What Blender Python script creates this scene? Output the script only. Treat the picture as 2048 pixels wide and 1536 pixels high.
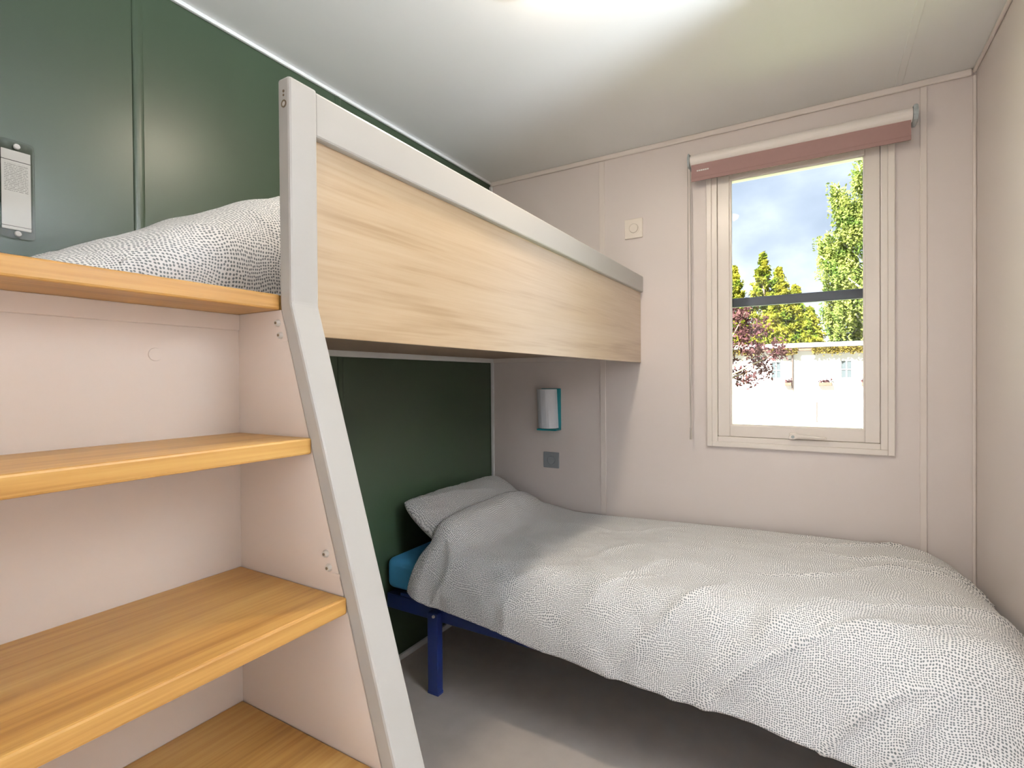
import bpy, bmesh, math, random
import numpy as np
from mathutils import Vector, Matrix

for o in list(bpy.data.objects):
    bpy.data.objects.remove(o, do_unlink=True)
S = bpy.context.scene
COL = S.collection

# ------------------------------------------------------------------ camera
IMG_W = 2048.0
F_PX = 1041.0
YAW, PITCH, ROLL = math.radians(30.7261), math.radians(-0.5271), math.radians(-0.4186)
CAM = Vector((1.5003, -2.3147, 1.154))
fw = Vector((-math.sin(YAW) * math.cos(PITCH), math.cos(YAW) * math.cos(PITCH), math.sin(PITCH)))
rt = Vector((math.cos(YAW), math.sin(YAW), 0))
up = rt.cross(fw)
rt2 = rt * math.cos(ROLL) + up * math.sin(ROLL)
up2 = -rt * math.sin(ROLL) + up * math.cos(ROLL)
cd = bpy.data.cameras.new('camera')
cd.sensor_width = 36.0
cd.sensor_fit = 'HORIZONTAL'
cd.lens = F_PX / IMG_W * 36.0
cd.clip_start = 0.02
cd.clip_end = 500
cam = bpy.data.objects.new('camera', cd)
COL.objects.link(cam)
M3 = Matrix((rt2, up2, -fw)).transposed()
cam.matrix_world = Matrix.Translation(CAM) @ M3.to_4x4()
S.camera = cam

# ------------------------------------------------------------------ light and exposure
LAMP_POS = (0.985, -1.16)
LAMP_STRENGTH = 145.0
LAMP_COLOR = (1.0, 0.85, 0.67)
FILL_LAMP_STRENGTH = 330.0  # unseen lobby lamp, added as fill
FILL_LAMP_COLOR = (0.76, 0.89, 1.0)
FILL_UPLIGHT_STRENGTH = 2200.0  # unseen corridor uplighter, added as fill
FILL_UPLIGHT_COLOR = (0.74, 0.87, 1.0)
SKY_STRENGTH = 0.66
SUN_ENERGY = 44.0
S.view_settings.view_transform = 'Standard'
S.view_settings.look = 'None'
S.view_settings.gamma = 1.0
S.view_settings.use_curve_mapping = False
S.view_settings.exposure = 0.45

w = bpy.data.worlds.new('sky')
S.world = w
w.use_nodes = True
nt = w.node_tree
nt.nodes.clear()
N = nt.nodes.new
L = nt.links.new
out = N('ShaderNodeOutputWorld')
bg = N('ShaderNodeBackground')
bg.inputs['Strength'].default_value = SKY_STRENGTH
tc = N('ShaderNodeTexCoord')
mp = N('ShaderNodeMapping')
mp.inputs['Location'].default_value = (0.23, 0.0, 0.06)
mp.inputs['Scale'].default_value = (1.0, 1.0, 1.5)
no = N('ShaderNodeTexNoise')
no.inputs['Scale'].default_value = 4.2
no.inputs['Detail'].default_value = 6
no.inputs['Roughness'].default_value = 0.5
cr = N('ShaderNodeValToRGB')
cr.color_ramp.interpolation = 'B_SPLINE'
cr.color_ramp.elements[0].position = 0.49
cr.color_ramp.elements[1].position = 0.86
sep = N('ShaderNodeSeparateXYZ')
gr = N('ShaderNodeValToRGB')
gr.color_ramp.elements[0].position = 0.0
gr.color_ramp.elements[0].color = (0.60, 0.74, 0.93, 1)
gr.color_ramp.elements[1].position = 0.6
gr.color_ramp.elements[1].color = (0.52, 0.67, 0.93, 1)
mx = N('ShaderNodeMix')
mx.data_type = 'RGBA'
mx.inputs['B'].default_value = (2.4, 2.55, 2.75, 1)
L(tc.outputs['Generated'], mp.inputs['Vector'])
L(mp.outputs['Vector'], no.inputs['Vector'])
bz = N('ShaderNodeMapRange')
bz.inputs['From Min'].default_value = 0.08
bz.inputs['From Max'].default_value = 0.36
bz.inputs['To Min'].default_value = 0.13
bz.inputs['To Max'].default_value = -0.14
L(sep.outputs['Z'], bz.inputs['Value'])
ba_ = N('ShaderNodeMath')
ba_.operation = 'ADD'
L(no.outputs['Fac'], ba_.inputs[0])
L(bz.outputs['Result'], ba_.inputs[1])
L(ba_.outputs['Value'], cr.inputs['Fac'])
L(tc.outputs['Generated'], sep.inputs['Vector'])
L(sep.outputs['Z'], gr.inputs['Fac'])
L(gr.outputs['Color'], mx.inputs['A'])
L(cr.outputs['Color'], mx.inputs['Factor'])
L(mx.outputs['Result'], bg.inputs['Color'])
L(bg.outputs['Background'], out.inputs['Surface'])

sd = bpy.data.lights.new('sun', 'SUN')
sd.energy = SUN_ENERGY
sd.angle = math.radians(0.6)
sd.color = (1.0, 0.98, 0.95)
sun = bpy.data.objects.new('sun', sd)
COL.objects.link(sun)
sun.location = (-6, -14, 18)
sun.rotation_euler = Vector((0.42, 0.80, -0.85)).to_track_quat('-Z', 'Y').to_euler()

# ------------------------------------------------------------------ materials
def srgb(r, g, b):
    return tuple((c / 255 / 12.92 if c / 255 <= 0.04045 else ((c / 255 + 0.055) / 1.055) ** 2.4) for c in (r, g, b)) + (1,)

def mat(name, col, rough=0.5, spec=0.5, metal=0.0, var=0.0, vscale=6.0, bump=0.0, bscale=200.0):
    m = bpy.data.materials.new(name)
    m.use_nodes = True
    t = m.node_tree
    b = t.nodes['Principled BSDF']
    b.inputs['Base Color'].default_value = col
    b.inputs['Roughness'].default_value = rough
    b.inputs['Specular IOR Level'].default_value = spec
    b.inputs['Metallic'].default_value = metal
    c = t.nodes.new('ShaderNodeTexCoord')
    if var > 0:
        n = t.nodes.new('ShaderNodeTexNoise')
        n.inputs['Scale'].default_value = vscale
        n.inputs['Detail'].default_value = 4
        r = t.nodes.new('ShaderNodeMix')
        r.data_type = 'RGBA'
        r.inputs['A'].default_value = tuple(x * (1 - var) for x in col[:3]) + (1,)
        r.inputs['B'].default_value = tuple(min(1, x * (1 + var)) for x in col[:3]) + (1,)
        t.links.new(c.outputs['Object'], n.inputs['Vector'])
        t.links.new(n.outputs['Fac'], r.inputs['Factor'])
        t.links.new(r.outputs['Result'], b.inputs['Base Color'])
    if bump > 0:
        n2 = t.nodes.new('ShaderNodeTexNoise')
        n2.inputs['Scale'].default_value = bscale
        bp = t.nodes.new('ShaderNodeBump')
        bp.inputs['Strength'].default_value = bump
        bp.inputs['Distance'].default_value = 0.002
        t.links.new(c.outputs['Object'], n2.inputs['Vector'])
        t.links.new(n2.outputs['Fac'], bp.inputs['Height'])
        t.links.new(bp.outputs['Normal'], b.inputs['Normal'])
    return m

def wood(name, c_dark, c_mid, c_light, rough=0.35, spec=0.5, scale=1.0):
    """oak laminate, grain along local Y"""
    m = bpy.data.materials.new(name)
    m.use_nodes = True
    t = m.node_tree
    b = t.nodes['Principled BSDF']
    b.inputs['Specular IOR Level'].default_value = spec
    b.inputs['Roughness'].default_value = rough
    c = t.nodes.new('ShaderNodeTexCoord')
    mp = t.nodes.new('ShaderNodeMapping')
    mp.inputs['Scale'].default_value = (14 * scale, 1.1 * scale, 14 * scale)
    n1 = t.nodes.new('ShaderNodeTexNoise')
    n1.inputs['Scale'].default_value = 1.0
    n1.inputs['Detail'].default_value = 5
    n1.inputs['Distortion'].default_value = 0.9
    mp2 = t.nodes.new('ShaderNodeMapping')
    mp2.inputs['Scale'].default_value = (160 * scale, 5 * scale, 160 * scale)
    n2 = t.nodes.new('ShaderNodeTexNoise')
    n2.inputs['Scale'].default_value = 1.0
    n2.inputs['Detail'].default_value = 3
    ad = t.nodes.new('ShaderNodeMix')
    ad.data_type = 'FLOAT'
    ad.inputs['Factor'].default_value = 0.38
    r = t.nodes.new('ShaderNodeValToRGB')
    e = r.color_ramp.elements
    e[0].position = 0.34
    e[0].color = c_dark
    e[1].position = 0.66
    e[1].color = c_light
    k = e.new(0.5)
    k.color = c_mid
    t.links.new(c.outputs['Object'], mp.inputs['Vector'])
    t.links.new(mp.outputs['Vector'], n1.inputs['Vector'])
    t.links.new(c.outputs['Object'], mp2.inputs['Vector'])
    t.links.new(mp2.outputs['Vector'], n2.inputs['Vector'])
    t.links.new(n1.outputs['Fac'], ad.inputs['A'])
    t.links.new(n2.outputs['Fac'], ad.inputs['B'])
    t.links.new(ad.outputs['Result'], r.inputs['Fac'])
    t.links.new(r.outputs['Color'], b.inputs['Base Color'])
    bp = t.nodes.new('ShaderNodeBump')
    bp.inputs['Strength'].default_value = 0.06
    bp.inputs['Distance'].default_value = 0.001
    t.links.new(n2.outputs['Fac'], bp.inputs['Height'])
    t.links.new(bp.outputs['Normal'], b.inputs['Normal'])
    return m

def add_coat(m, weight, rough):
    b = m.node_tree.nodes['Principled BSDF']
    b.inputs['Coat Weight'].default_value = weight
    b.inputs['Coat Roughness'].default_value = rough
    return m

def dotted(name, ground, dot, pitch=0.0055):
    m = bpy.data.materials.new(name)
    m.use_nodes = True
    t = m.node_tree
    b = t.nodes['Principled BSDF']
    b.inputs['Roughness'].default_value = 0.85
    b.inputs['Specular IOR Level'].default_value = 0.2
    b.inputs['Sheen Weight'].default_value = 0.15
    uv = t.nodes.new('ShaderNodeUVMap')
    nz = t.nodes.new('ShaderNodeTexNoise')
    nz.noise_dimensions = '2D'
    nz.inputs['Scale'].default_value = 9.0
    nz.inputs['Detail'].default_value = 1.0
    sb = t.nodes.new('ShaderNodeVectorMath')
    sb.operation = 'SUBTRACT'
    sb.inputs[1].default_value = (0.5, 0.5, 0.5)
    ml = t.nodes.new('ShaderNodeVectorMath')
    ml.operation = 'SCALE'
    ml.inputs['Scale'].default_value = 0.035
    ad = t.nodes.new('ShaderNodeVectorMath')
    ad.operation = 'ADD'
    vo = t.nodes.new('ShaderNodeTexVoronoi')
    vo.voronoi_dimensions = '2D'
    vo.feature = 'F1'
    vo.inputs['Scale'].default_value = 1.0 / pitch
    vo.inputs['Randomness'].default_value = 0.35
    mr = t.nodes.new('ShaderNodeMapRange')
    mr.interpolation_type = 'SMOOTHSTEP'
    mr.inputs['From Min'].default_value = 0.27
    mr.inputs['From Max'].default_value = 0.37
    mx = t.nodes.new('ShaderNodeMix')
    mx.data_type = 'RGBA'
    mx.inputs['A'].default_value = dot
    mx.inputs['B'].default_value = ground
    n3 = t.nodes.new('ShaderNodeTexNoise')
    n3.inputs['Scale'].default_value = 35
    n3.inputs['Detail'].default_value = 4
    bp = t.nodes.new('ShaderNodeBump')
    bp.inputs['Strength'].default_value = 0.35
    bp.inputs['Distance'].default_value = 0.006
    t.links.new(uv.outputs['UV'], nz.inputs['Vector'])
    t.links.new(nz.outputs['Color'], sb.inputs[0])
    t.links.new(sb.outputs['Vector'], ml.inputs[0])
    t.links.new(uv.outputs['UV'], ad.inputs[0])
    t.links.new(ml.outputs['Vector'], ad.inputs[1])
    t.links.new(ad.outputs['Vector'], vo.inputs['Vector'])
    t.links.new(vo.outputs['Distance'], mr.inputs['Value'])
    t.links.new(mr.outputs['Result'], mx.inputs['Factor'])
    t.links.new(mx.outputs['Result'], b.inputs['Base Color'])
    t.links.new(uv.outputs['UV'], n3.inputs['Vector'])
    t.links.new(n3.outputs['Fac'], bp.inputs['Height'])
    t.links.new(bp.outputs['Normal'], b.inputs['Normal'])
    return m

def leafmat(name, c1, c2, scale=1.5):
    m = bpy.data.materials.new(name)
    m.use_nodes = True
    t = m.node_tree
    t.nodes.clear()
    o = t.nodes.new('ShaderNodeOutputMaterial')
    d = t.nodes.new('ShaderNodeBsdfDiffuse')
    tr = t.nodes.new('ShaderNodeBsdfTranslucent')
    mi = t.nodes.new('ShaderNodeMixShader')
    mi.inputs['Fac'].default_value = 0.4
    c = t.nodes.new('ShaderNodeTexCoord')
    n = t.nodes.new('ShaderNodeTexNoise')
    n.inputs['Scale'].default_value = scale
    n.inputs['Detail'].default_value = 3
    r = t.nodes.new('ShaderNodeValToRGB')
    r.color_ramp.elements[0].position = 0.35
    r.color_ramp.elements[0].color = c1
    r.color_ramp.elements[1].position = 0.65
    r.color_ramp.elements[1].color = c2
    t.links.new(c.outputs['Object'], n.inputs['Vector'])
    t.links.new(n.outputs['Fac'], r.inputs['Fac'])
    t.links.new(r.outputs['Color'], d.inputs['Color'])
    t.links.new(r.outputs['Color'], tr.inputs['Color'])
    t.links.new(d.outputs['BSDF'], mi.inputs[1])
    t.links.new(tr.outputs['BSDF'], mi.inputs[2])
    t.links.new(mi.outputs['Shader'], o.inputs['Surface'])
    return m

def glassmat(name, tint, refl=0.5, fac=0.06):
    m = bpy.data.materials.new(name)
    m.use_nodes = True
    t = m.node_tree
    t.nodes.clear()
    o = t.nodes.new('ShaderNodeOutputMaterial')
    a = t.nodes.new('ShaderNodeBsdfTransparent')
    a.inputs['Color'].default_value = tint
    g = t.nodes.new('ShaderNodeBsdfGlossy')
    g.inputs['Roughness'].default_value = 0.02
    fr = t.nodes.new('ShaderNodeFresnel')
    fr.inputs['IOR'].default_value = 1.25
    mi = t.nodes.new('ShaderNodeMixShader')
    t.links.new(fr.outputs['Fac'], mi.inputs['Fac'])
    t.links.new(a.outputs['BSDF'], mi.inputs[1])
    t.links.new(g.outputs['BSDF'], mi.inputs[2])
    t.links.new(mi.outputs['Shader'], o.inputs['Surface'])
    return m

def printmat(name):
    """white sheet with rows of fine grey print, local Y across, local Z up"""
    m = mat(name, srgb(225, 224, 222), 0.6, 0.3)
    t = m.node_tree
    b = t.nodes['Principled BSDF']
    c = [n for n in t.nodes if n.type == 'TEX_COORD'][0]
    sp = t.nodes.new('ShaderNodeSeparateXYZ')
    t.links.new(c.outputs['Object'], sp.inputs['Vector'])
    def math_(op, a, bv=None, v=None):
        n = t.nodes.new('ShaderNodeMath')
        n.operation = op
        t.links.new(a, n.inputs[0])
        if bv is not None:
            t.links.new(bv, n.inputs[1])
        elif v is not None:
            n.inputs[1].default_value = v
        return n.outputs[0]
    row = math_('FRACT', math_('MULTIPLY', sp.outputs['Z'], v=270.0))
    line = math_('LESS_THAN', row, v=0.42)
    nz = t.nodes.new('ShaderNodeTexNoise')
    mp = t.nodes.new('ShaderNodeMapping')
    mp.inputs['Scale'].default_value = (1, 420, 270)
    t.links.new(c.outputs['Object'], mp.inputs['Vector'])
    t.links.new(mp.outputs['Vector'], nz.inputs['Vector'])
    nz.inputs['Scale'].default_value = 1.0
    nz.inputs['Detail'].default_value = 1.0
    word = math_('GREATER_THAN', nz.outputs['Fac'], v=0.43)
    hi = math_('GREATER_THAN', sp.outputs['Z'], v=-0.005)
    lo = math_('LESS_THAN', sp.outputs['Z'], v=0.056)
    sd1 = math_('LESS_THAN', math_('ABSOLUTE', sp.outputs['Y']), v=0.0195)
    al = math_('MULTIPLY', math_('MULTIPLY', math_('MULTIPLY', line, word), math_('MULTIPLY', hi, lo)), sd1)
    r1 = math_('COMPARE', sp.outputs['Z'], v=0.062)
    r1.node.inputs[2].default_value = 0.0008
    r2 = math_('COMPARE', sp.outputs['Z'], v=-0.079)
    r2.node.inputs[2].default_value = 0.0006
    al = math_('MAXIMUM', math_('MULTIPLY', al, v=0.6), math_('MAXIMUM', r1, r2))
    mx = t.nodes.new('ShaderNodeMix')
    mx.data_type = 'RGBA'
    mx.inputs['A'].default_value = srgb(240, 240, 240)
    mx.inputs['B'].default_value = srgb(95, 95, 95)
    t.links.new(al, mx.inputs['Factor'])
    t.links.new(mx.outputs['Result'], b.inputs['Base Color'])
    return m

def emitmat(name, col, strength):
    m = bpy.data.materials.new(name)
    m.use_nodes = True
    t = m.node_tree
    t.nodes.clear()
    o = t.nodes.new('ShaderNodeOutputMaterial')
    e = t.nodes.new('ShaderNodeEmission')
    e.inputs['Color'].default_value = col + (1,)
    e.inputs['Strength'].default_value = strength
    t.links.new(e.outputs['Emission'], o.inputs['Surface'])
    return m

M = {
    'wall': mat('wall_panel_beige', srgb(224, 214, 209), 0.38, 0.5, var=0.015, vscale=3),
    'ceiling': mat('ceiling_panel_white', srgb(237, 237, 235), 0.5, 0.4, var=0.01, vscale=3),
    'green': mat('wall_panel_green', srgb(56, 70, 52), 0.34, 0.40, var=0.02, vscale=4),
    'trim': mat('trim_beige', srgb(228, 218, 211), 0.4, 0.5),
    'trimw': mat('trim_white', srgb(222, 222, 220), 0.4, 0.5),
    'floor': mat('vinyl_floor', srgb(196, 184, 174), 0.45, 0.4, var=0.12, vscale=14, bump=0.05),
    'stair_board': mat('stair_board_beige', srgb(220, 207, 196), 0.45, 0.4, var=0.012, vscale=5),
    'white_paint': mat('white_lacquer', srgb(176, 173, 167), 0.32, 0.5),
    'oak': wood('oak_laminate', srgb(158, 111, 52), srgb(188, 142, 75), srgb(202, 160, 92), 0.36, 0.45),
    'oak_pale': add_coat(wood('oak_panel_laminate', srgb(166, 139, 104), srgb(184, 159, 126), srgb(192, 169, 138), 0.33, 0.9, 0.8), 0.8, 0.24),
    'underside': mat('underside_board', srgb(160, 138, 118), 0.6, 0.3, var=0.08, vscale=10),
    'dots': dotted('dotted_cotton', srgb(240, 239, 238), srgb(126, 132, 134)),
    'blue': mat('blue_mattress_cover', srgb(88, 176, 232), 0.7, 0.25, var=0.04, vscale=30, bump=0.15, bscale=600),
    'navy': mat('navy_steel', srgb(28, 44, 100), 0.38, 0.5, var=0.05, vscale=30),
    'slat': mat('birch_slat', srgb(200, 160, 116), 0.5, 0.4, var=0.06, vscale=30),
    'teal': mat('teal_plastic', srgb(28, 142, 152), 0.4, 0.5),
    'opal': mat('opal_shade', srgb(216, 220, 226), 0.25, 0.5),
    'plate_white': mat('white_switch_plastic', srgb(236, 226, 214), 0.35, 0.5),
    'plate_grey': mat('silver_switch_plastic', srgb(150, 155, 160), 0.3, 0.5, 0.2),
    'upvc': mat('white_upvc', srgb(232, 224, 216), 0.3, 0.5),
    'bar': mat('dark_slate_bar', srgb(66, 72, 84), 0.4, 0.5),
    'blind_white': mat('blind_tube_white', srgb(235, 228, 222), 0.5, 0.4),
    'blind_brown': mat('blind_fabric_brown', srgb(166, 134, 130), 0.75, 0.2, var=0.03, vscale=60),
    'grey_plastic': mat('grey_plastic', srgb(170, 178, 180), 0.4, 0.5),
    'chain': mat('chain_white', srgb(176, 168, 160), 0.4, 0.5),
    'steel': mat('bright_screw_steel', srgb(206, 202, 194), 0.3, 0.5, 0.2),
    'hole': mat('dark_hole', srgb(120, 104, 84), 0.6, 0.3),
    'acrylic': glassmat('clear_acrylic', (0.95, 0.95, 0.94, 1)),
    'print': printmat('printed_sheet'),
    'glass': glassmat('window_glass', (0.97, 0.98, 0.98, 1)),
    'foam': mat('mattress_white', srgb(224, 222, 216), 0.8, 0.2, bump=0.1),
    'fill_uplight': emitmat('fill_uplighter_glow', FILL_UPLIGHT_COLOR, FILL_UPLIGHT_STRENGTH),
    'fill_lamp': emitmat('fill_lamp_glow', FILL_LAMP_COLOR, FILL_LAMP_STRENGTH),
    'lamp': emitmat('lamp_glow', LAMP_COLOR, LAMP_STRENGTH),
    'door': mat('door_board', srgb(214, 200, 188), 0.4, 0.4),
    'grass': mat('lawn_grass', srgb(126, 136, 98), 0.9, 0.1, var=0.25, vscale=2.0),
    'gravel': mat('pale_gravel', srgb(182, 176, 168), 0.9, 0.1, var=0.05, vscale=3.0),
    'cladding': mat('white_cladding', srgb(150, 149, 147), 0.6, 0.3, var=0.03, vscale=2),
    'facade_glass': mat('grey_far_pane', srgb(60, 66, 68), 0.3, 0.6),
    'moss': mat('moss_and_rust', srgb(92, 80, 34), 0.9, 0.1, var=0.45, vscale=4.0),
    'pipe': mat('brown_downpipe', srgb(70, 60, 54), 0.6, 0.3),
    'timber': mat('weathered_timber', srgb(82, 66, 54), 0.8, 0.2, var=0.15, vscale=5),
    'bark': mat('bark', srgb(120, 104, 88), 0.9, 0.1, var=0.2, vscale=6),
    'birchbark': mat('birch_bark', srgb(206, 200, 190), 0.8, 0.2, var=0.3, vscale=5),
    'leaf_birch': leafmat('birch_leaf', srgb(88, 110, 50), srgb(142, 148, 78)),
    'leaf_conifer': leafmat('conifer_spray', srgb(68, 88, 30), srgb(142, 136, 46)),
    'leaf_plum': leafmat('plum_leaf', srgb(60, 36, 40), srgb(98, 70, 68), 4.0),
}

# ------------------------------------------------------------------ helpers
def thing(name, label, cat, loc, group=None, kind=None):
    o = bpy.data.objects.new(name, None)
    o.empty_display_size = 0.1
    COL.objects.link(o)
    o.location = loc
    if label:
        o['label'] = label
    if cat:
        o['category'] = cat
    if group:
        o['group'] = group
    if kind:
        o['kind'] = kind
    return o

def wloc(o):
    v = Vector((0, 0, 0))
    while o is not None:
        v += Vector(o.location)
        o = o.parent
    return v

def finish(name, me, m, parent=None, origin=None, smooth=False):
    """mesh given in world coordinates -> object whose origin is `origin` (or its parent's origin)"""
    base = wloc(parent) if parent is not None else Vector((0, 0, 0))
    if parent is None and origin is None:
        co = np.empty(len(me.vertices) * 3)
        me.vertices.foreach_get('co', co)
        co = co.reshape(-1, 3)
        mn, mxx = co.min(0), co.max(0)
        origin = ((mn[0] + mxx[0]) / 2, (mn[1] + mxx[1]) / 2, mn[2])
    org = Vector(origin) if origin is not None else base
    me.transform(Matrix.Translation(-org))
    me.materials.append(M[m])
    if smooth:
        me.polygons.foreach_set('use_smooth', [True] * len(me.polygons))
    o = bpy.data.objects.new(name, me)
    COL.objects.link(o)
    o.location = org - base
    if parent is not None:
        o.parent = parent
    return o

class B:
    """collects shapes in world coordinates"""
    def __init__(self):
        self.bm = bmesh.new()
    def box(self, x0, x1, y0, y1, z0, z1, bev=0.0, seg=2):
        v = [self.bm.verts.new((x, y, z)) for z in (z0, z1) for y in (y0, y1) for x in (x0, x1)]
        fs = [self.bm.faces.new([v[i] for i in q]) for q in
              ((0, 2, 3, 1), (4, 5, 7, 6), (0, 1, 5, 4), (2, 6, 7, 3), (0, 4, 6, 2), (1, 3, 7, 5))]
        if bev > 0:
            es = set(e for f in fs for e in f.edges)
            bmesh.ops.bevel(self.bm, geom=list(es), offset=bev, segments=seg, affect='EDGES', profile=0.5)
        return self
    def prism(self, pts, axis, a0, a1, bev=0.0):
        """polygon pts in the plane normal to axis, extruded a0..a1"""
        def mkp(p, a):
            if axis == 'y':
                return (p[0], a, p[1])
            if axis == 'x':
                return (a, p[0], p[1])
            return (p[0], p[1], a)
        lo = [self.bm.verts.new(mkp(p, a0)) for p in pts]
        hi = [self.bm.verts.new(mkp(p, a1)) for p in pts]
        n = len(pts)
        fs = [self.bm.faces.new(lo), self.bm.faces.new(hi[::-1])]
        for i in range(n):
            fs.append(self.bm.faces.new((lo[i], hi[i], hi[(i + 1) % n], lo[(i + 1) % n])))
        bmesh.ops.recalc_face_normals(self.bm, faces=fs)
        if bev > 0:
            es = set(e for f in fs for e in f.edges)
            bmesh.ops.bevel(self.bm, geom=list(es), offset=bev, segments=2, affect='EDGES', profile=0.5)
        return self
    def cyl(self, p0, p1, r0, r1=None, n=16, caps=True):
        r1 = r0 if r1 is None else r1
        p0, p1 = Vector(p0), Vector(p1)
        d = (p1 - p0).normalized()
        a = d.orthogonal().normalized()
        b = d.cross(a)
        A, C = [], []
        for i in range(n):
            t = 2 * math.pi * i / n
            k = a * math.cos(t) + b * math.sin(t)
            A.append(self.bm.verts.new(p0 + k * r0))
            C.append(self.bm.verts.new(p1 + k * r1))
        for i in range(n):
            self.bm.faces.new((A[i], A[(i + 1) % n], C[(i + 1) % n], C[i]))
        if caps:
            self.bm.faces.new(A[::-1])
            self.bm.faces.new(C)
        return self
    def ring(self, c, axis, ro, ri, h, n=28):
        """flat ring along axis"""
        c = Vector(c)
        d = Vector(axis).normalized()
        a = d.orthogonal().normalized()
        b = d.cross(a)
        R = []
        for rr, hh in ((ro, 0), (ro, h), (ri, h), (ri, 0)):
            R.append([self.bm.verts.new(c + d * hh + (a * math.cos(2 * math.pi * i / n) + b * math.sin(2 * math.pi * i / n)) * rr) for i in range(n)])
        for k in range(4):
            q0, q1 = R[k], R[(k + 1) % 4]
            for i in range(n):
                self.bm.faces.new((q0[i], q0[(i + 1) % n], q1[(i + 1) % n], q1[i]))
        return self
    def tube(self, pts, r, n=8):
        for p, q in zip(pts[:-1], pts[1:]):
            self.cyl(p, q, r, n=n)
        return self
    def mesh(self):
        me = bpy.data.meshes.new('m')
        bmesh.ops.recalc_face_normals(self.bm, faces=self.bm.faces[:])
        self.bm.to_mesh(me)
        self.bm.free()
        return me
    def obj(self, name, m, parent=None, origin=None, smooth=False):
        return finish(name, self.mesh(), m, parent, origin, smooth)

def struct(o):
    o['kind'] = 'structure'
    return o

def tag(o, label, cat, group=None, kind=None):
    o['label'] = label
    o['category'] = cat
    if group:
        o['group'] = group
    if kind:
        o['kind'] = kind
    return o

def vnoise(x, y, seed=0):
    """smooth value noise on arrays"""
    rng = np.random.RandomState(seed)
    T = rng.rand(64, 64) * 2 - 1
    xi, yi = np.floor(x).astype(int), np.floor(y).astype(int)
    fx, fy = x - xi, y - yi
    fx, fy = fx * fx * (3 - 2 * fx), fy * fy * (3 - 2 * fy)
    g = lambda i, j: T[i % 64, j % 64]
    return (g(xi, yi) * (1 - fx) + g(xi + 1, yi) * fx) * (1 - fy) + (g(xi, yi + 1) * (1 - fx) + g(xi + 1, yi + 1) * fx) * fy

def ridge(x, y, seed):
    n = vnoise(x, y, seed)
    return np.clip(1 - np.abs(n) * 3.2, 0, 1) ** 2

def grid_mesh(P, UV, close_u=False):
    nu, nv = P.shape[:2]
    me = bpy.data.meshes.new('m')
    idx = np.arange(nu * nv).reshape(nu, nv)
    q = np.stack([idx[:-1, :-1], idx[1:, :-1], idx[1:, 1:], idx[:-1, 1:]], -1).reshape(-1, 4)
    me.from_pydata(P.reshape(-1, 3).tolist(), [], q.tolist())
    ul = me.uv_layers.new(name='UVMap')
    uvf = UV.reshape(-1, 2)[q.reshape(-1)]
    ul.data.foreach_set('uv', uvf.reshape(-1).astype(np.float32))
    return me

def sstep(a, b, x):
    t = np.clip((x - a) / (b - a), 0, 1)
    return t * t * (3 - 2 * t)

# ------------------------------------------------------------------ the room shell
W, H = 1.95, 2.1876
YB = -2.80
T = 0.08
WX0, WX1, WZ0, WZ1 = 1.105, 1.708, 0.887, 2.038      # wall opening for the window

struct(B().box(-T, W + T, YB - T, T, -0.06, 0).obj('floor', 'floor'))
struct(B().box(-T, W + T, YB - T, T, H, H + 0.07).obj('ceiling', 'ceiling'))
wl = struct(B().box(-T, -0.004, YB - T, T, 0, H).obj('wall_left', 'green'))
for y0, y1 in ((YB, -1.652), (-1.650, -1.010), (-1.008, -0.001)):
    B().box(-0.004, 0.0, y0, y1, 0, H).obj('wall_board', 'green', wl)
DY0, DY1 = -1.80, -1.06                                # doorway added in the right wall, out of view, to let fill light in
wr = B()
wr.box(W, W + T, DY1, T, 0, H).box(W, W + T, YB - T, DY0, 0, H).box(W, W + T, DY0, DY1, 2.04, H)
struct(wr.obj('wall_right', 'wall'))
wb = B()
wb.box(0, WX0, 0, T, 0, H).box(WX1, W, 0, T, 0, H).box(WX0, WX1, 0, T, 0, WZ0).box(WX0, WX1, 0, T, WZ1, H)
struct(wb.obj('wall_back', 'wall'))
wf = B()
wf.box(0, 0.93, YB - T, YB, 0, H).box(1.83, W, YB - T, YB, 0, H).box(0.93, 1.83, YB - T, YB, 2.06, H)  # opening added behind the camera so the lobby fill reaches the bedroom
struct(wf.obj('wall_front', 'wall'))
# small unseen lobby added behind the camera as a source of fill light
HY = -4.30
struct(B().box(-T, W + T, HY - T, YB - T, -0.06, 0).obj('floor_added_lobby', 'floor'))
struct(B().box(-T, W + T, HY - T, YB - T, H, H + 0.07).obj('ceiling_added_lobby', 'ceiling'))
struct(B().box(-T, 0, HY - T, YB - T, 0, H).obj('wall_added_lobby_left', 'wall'))
struct(B().box(W, W + T, HY - T, YB - T, 0, H).obj('wall_added_lobby_right', 'wall'))
struct(B().box(0, W, HY - T, HY, 0, H).obj('wall_added_lobby_front', 'wall'))
# unseen corridor added beyond the side doorway to bounce soft fill light
CX0, CX1, CY0, CY1 = W + T, 3.05, -3.10, -0.55
struct(B().box(CX0, CX1 + T, CY0 - T, CY1 + T, -0.06, 0).obj('floor_added_hall', 'floor'))
struct(B().box(CX0, CX1 + T, CY0 - T, CY1 + T, H, H + 0.07).obj('ceiling_added_hall', 'ceiling'))
struct(B().box(CX1, CX1 + T, CY0 - T, CY1 + T, 0, H).obj('wall_added_hall_right', 'wall'))
struct(B().box(CX0, CX1, CY1, CY1 + T, 0, H).obj('wall_added_hall_back', 'wall'))
struct(B().box(CX0, CX1, CY0 - T, CY0, 0, H).obj('wall_added_hall_front', 'wall'))
d1 = thing('door_1', None, None, (CX0, DY1, 0), kind='structure')  # door leaf belonging to the added side doorway
B().box(CX0 + 0.06, CX0 + 0.76, DY1 + 0.02, DY1 + 0.055, 0.005, 2.03, 0.003).obj('door_leaf', 'door', d1)
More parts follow.
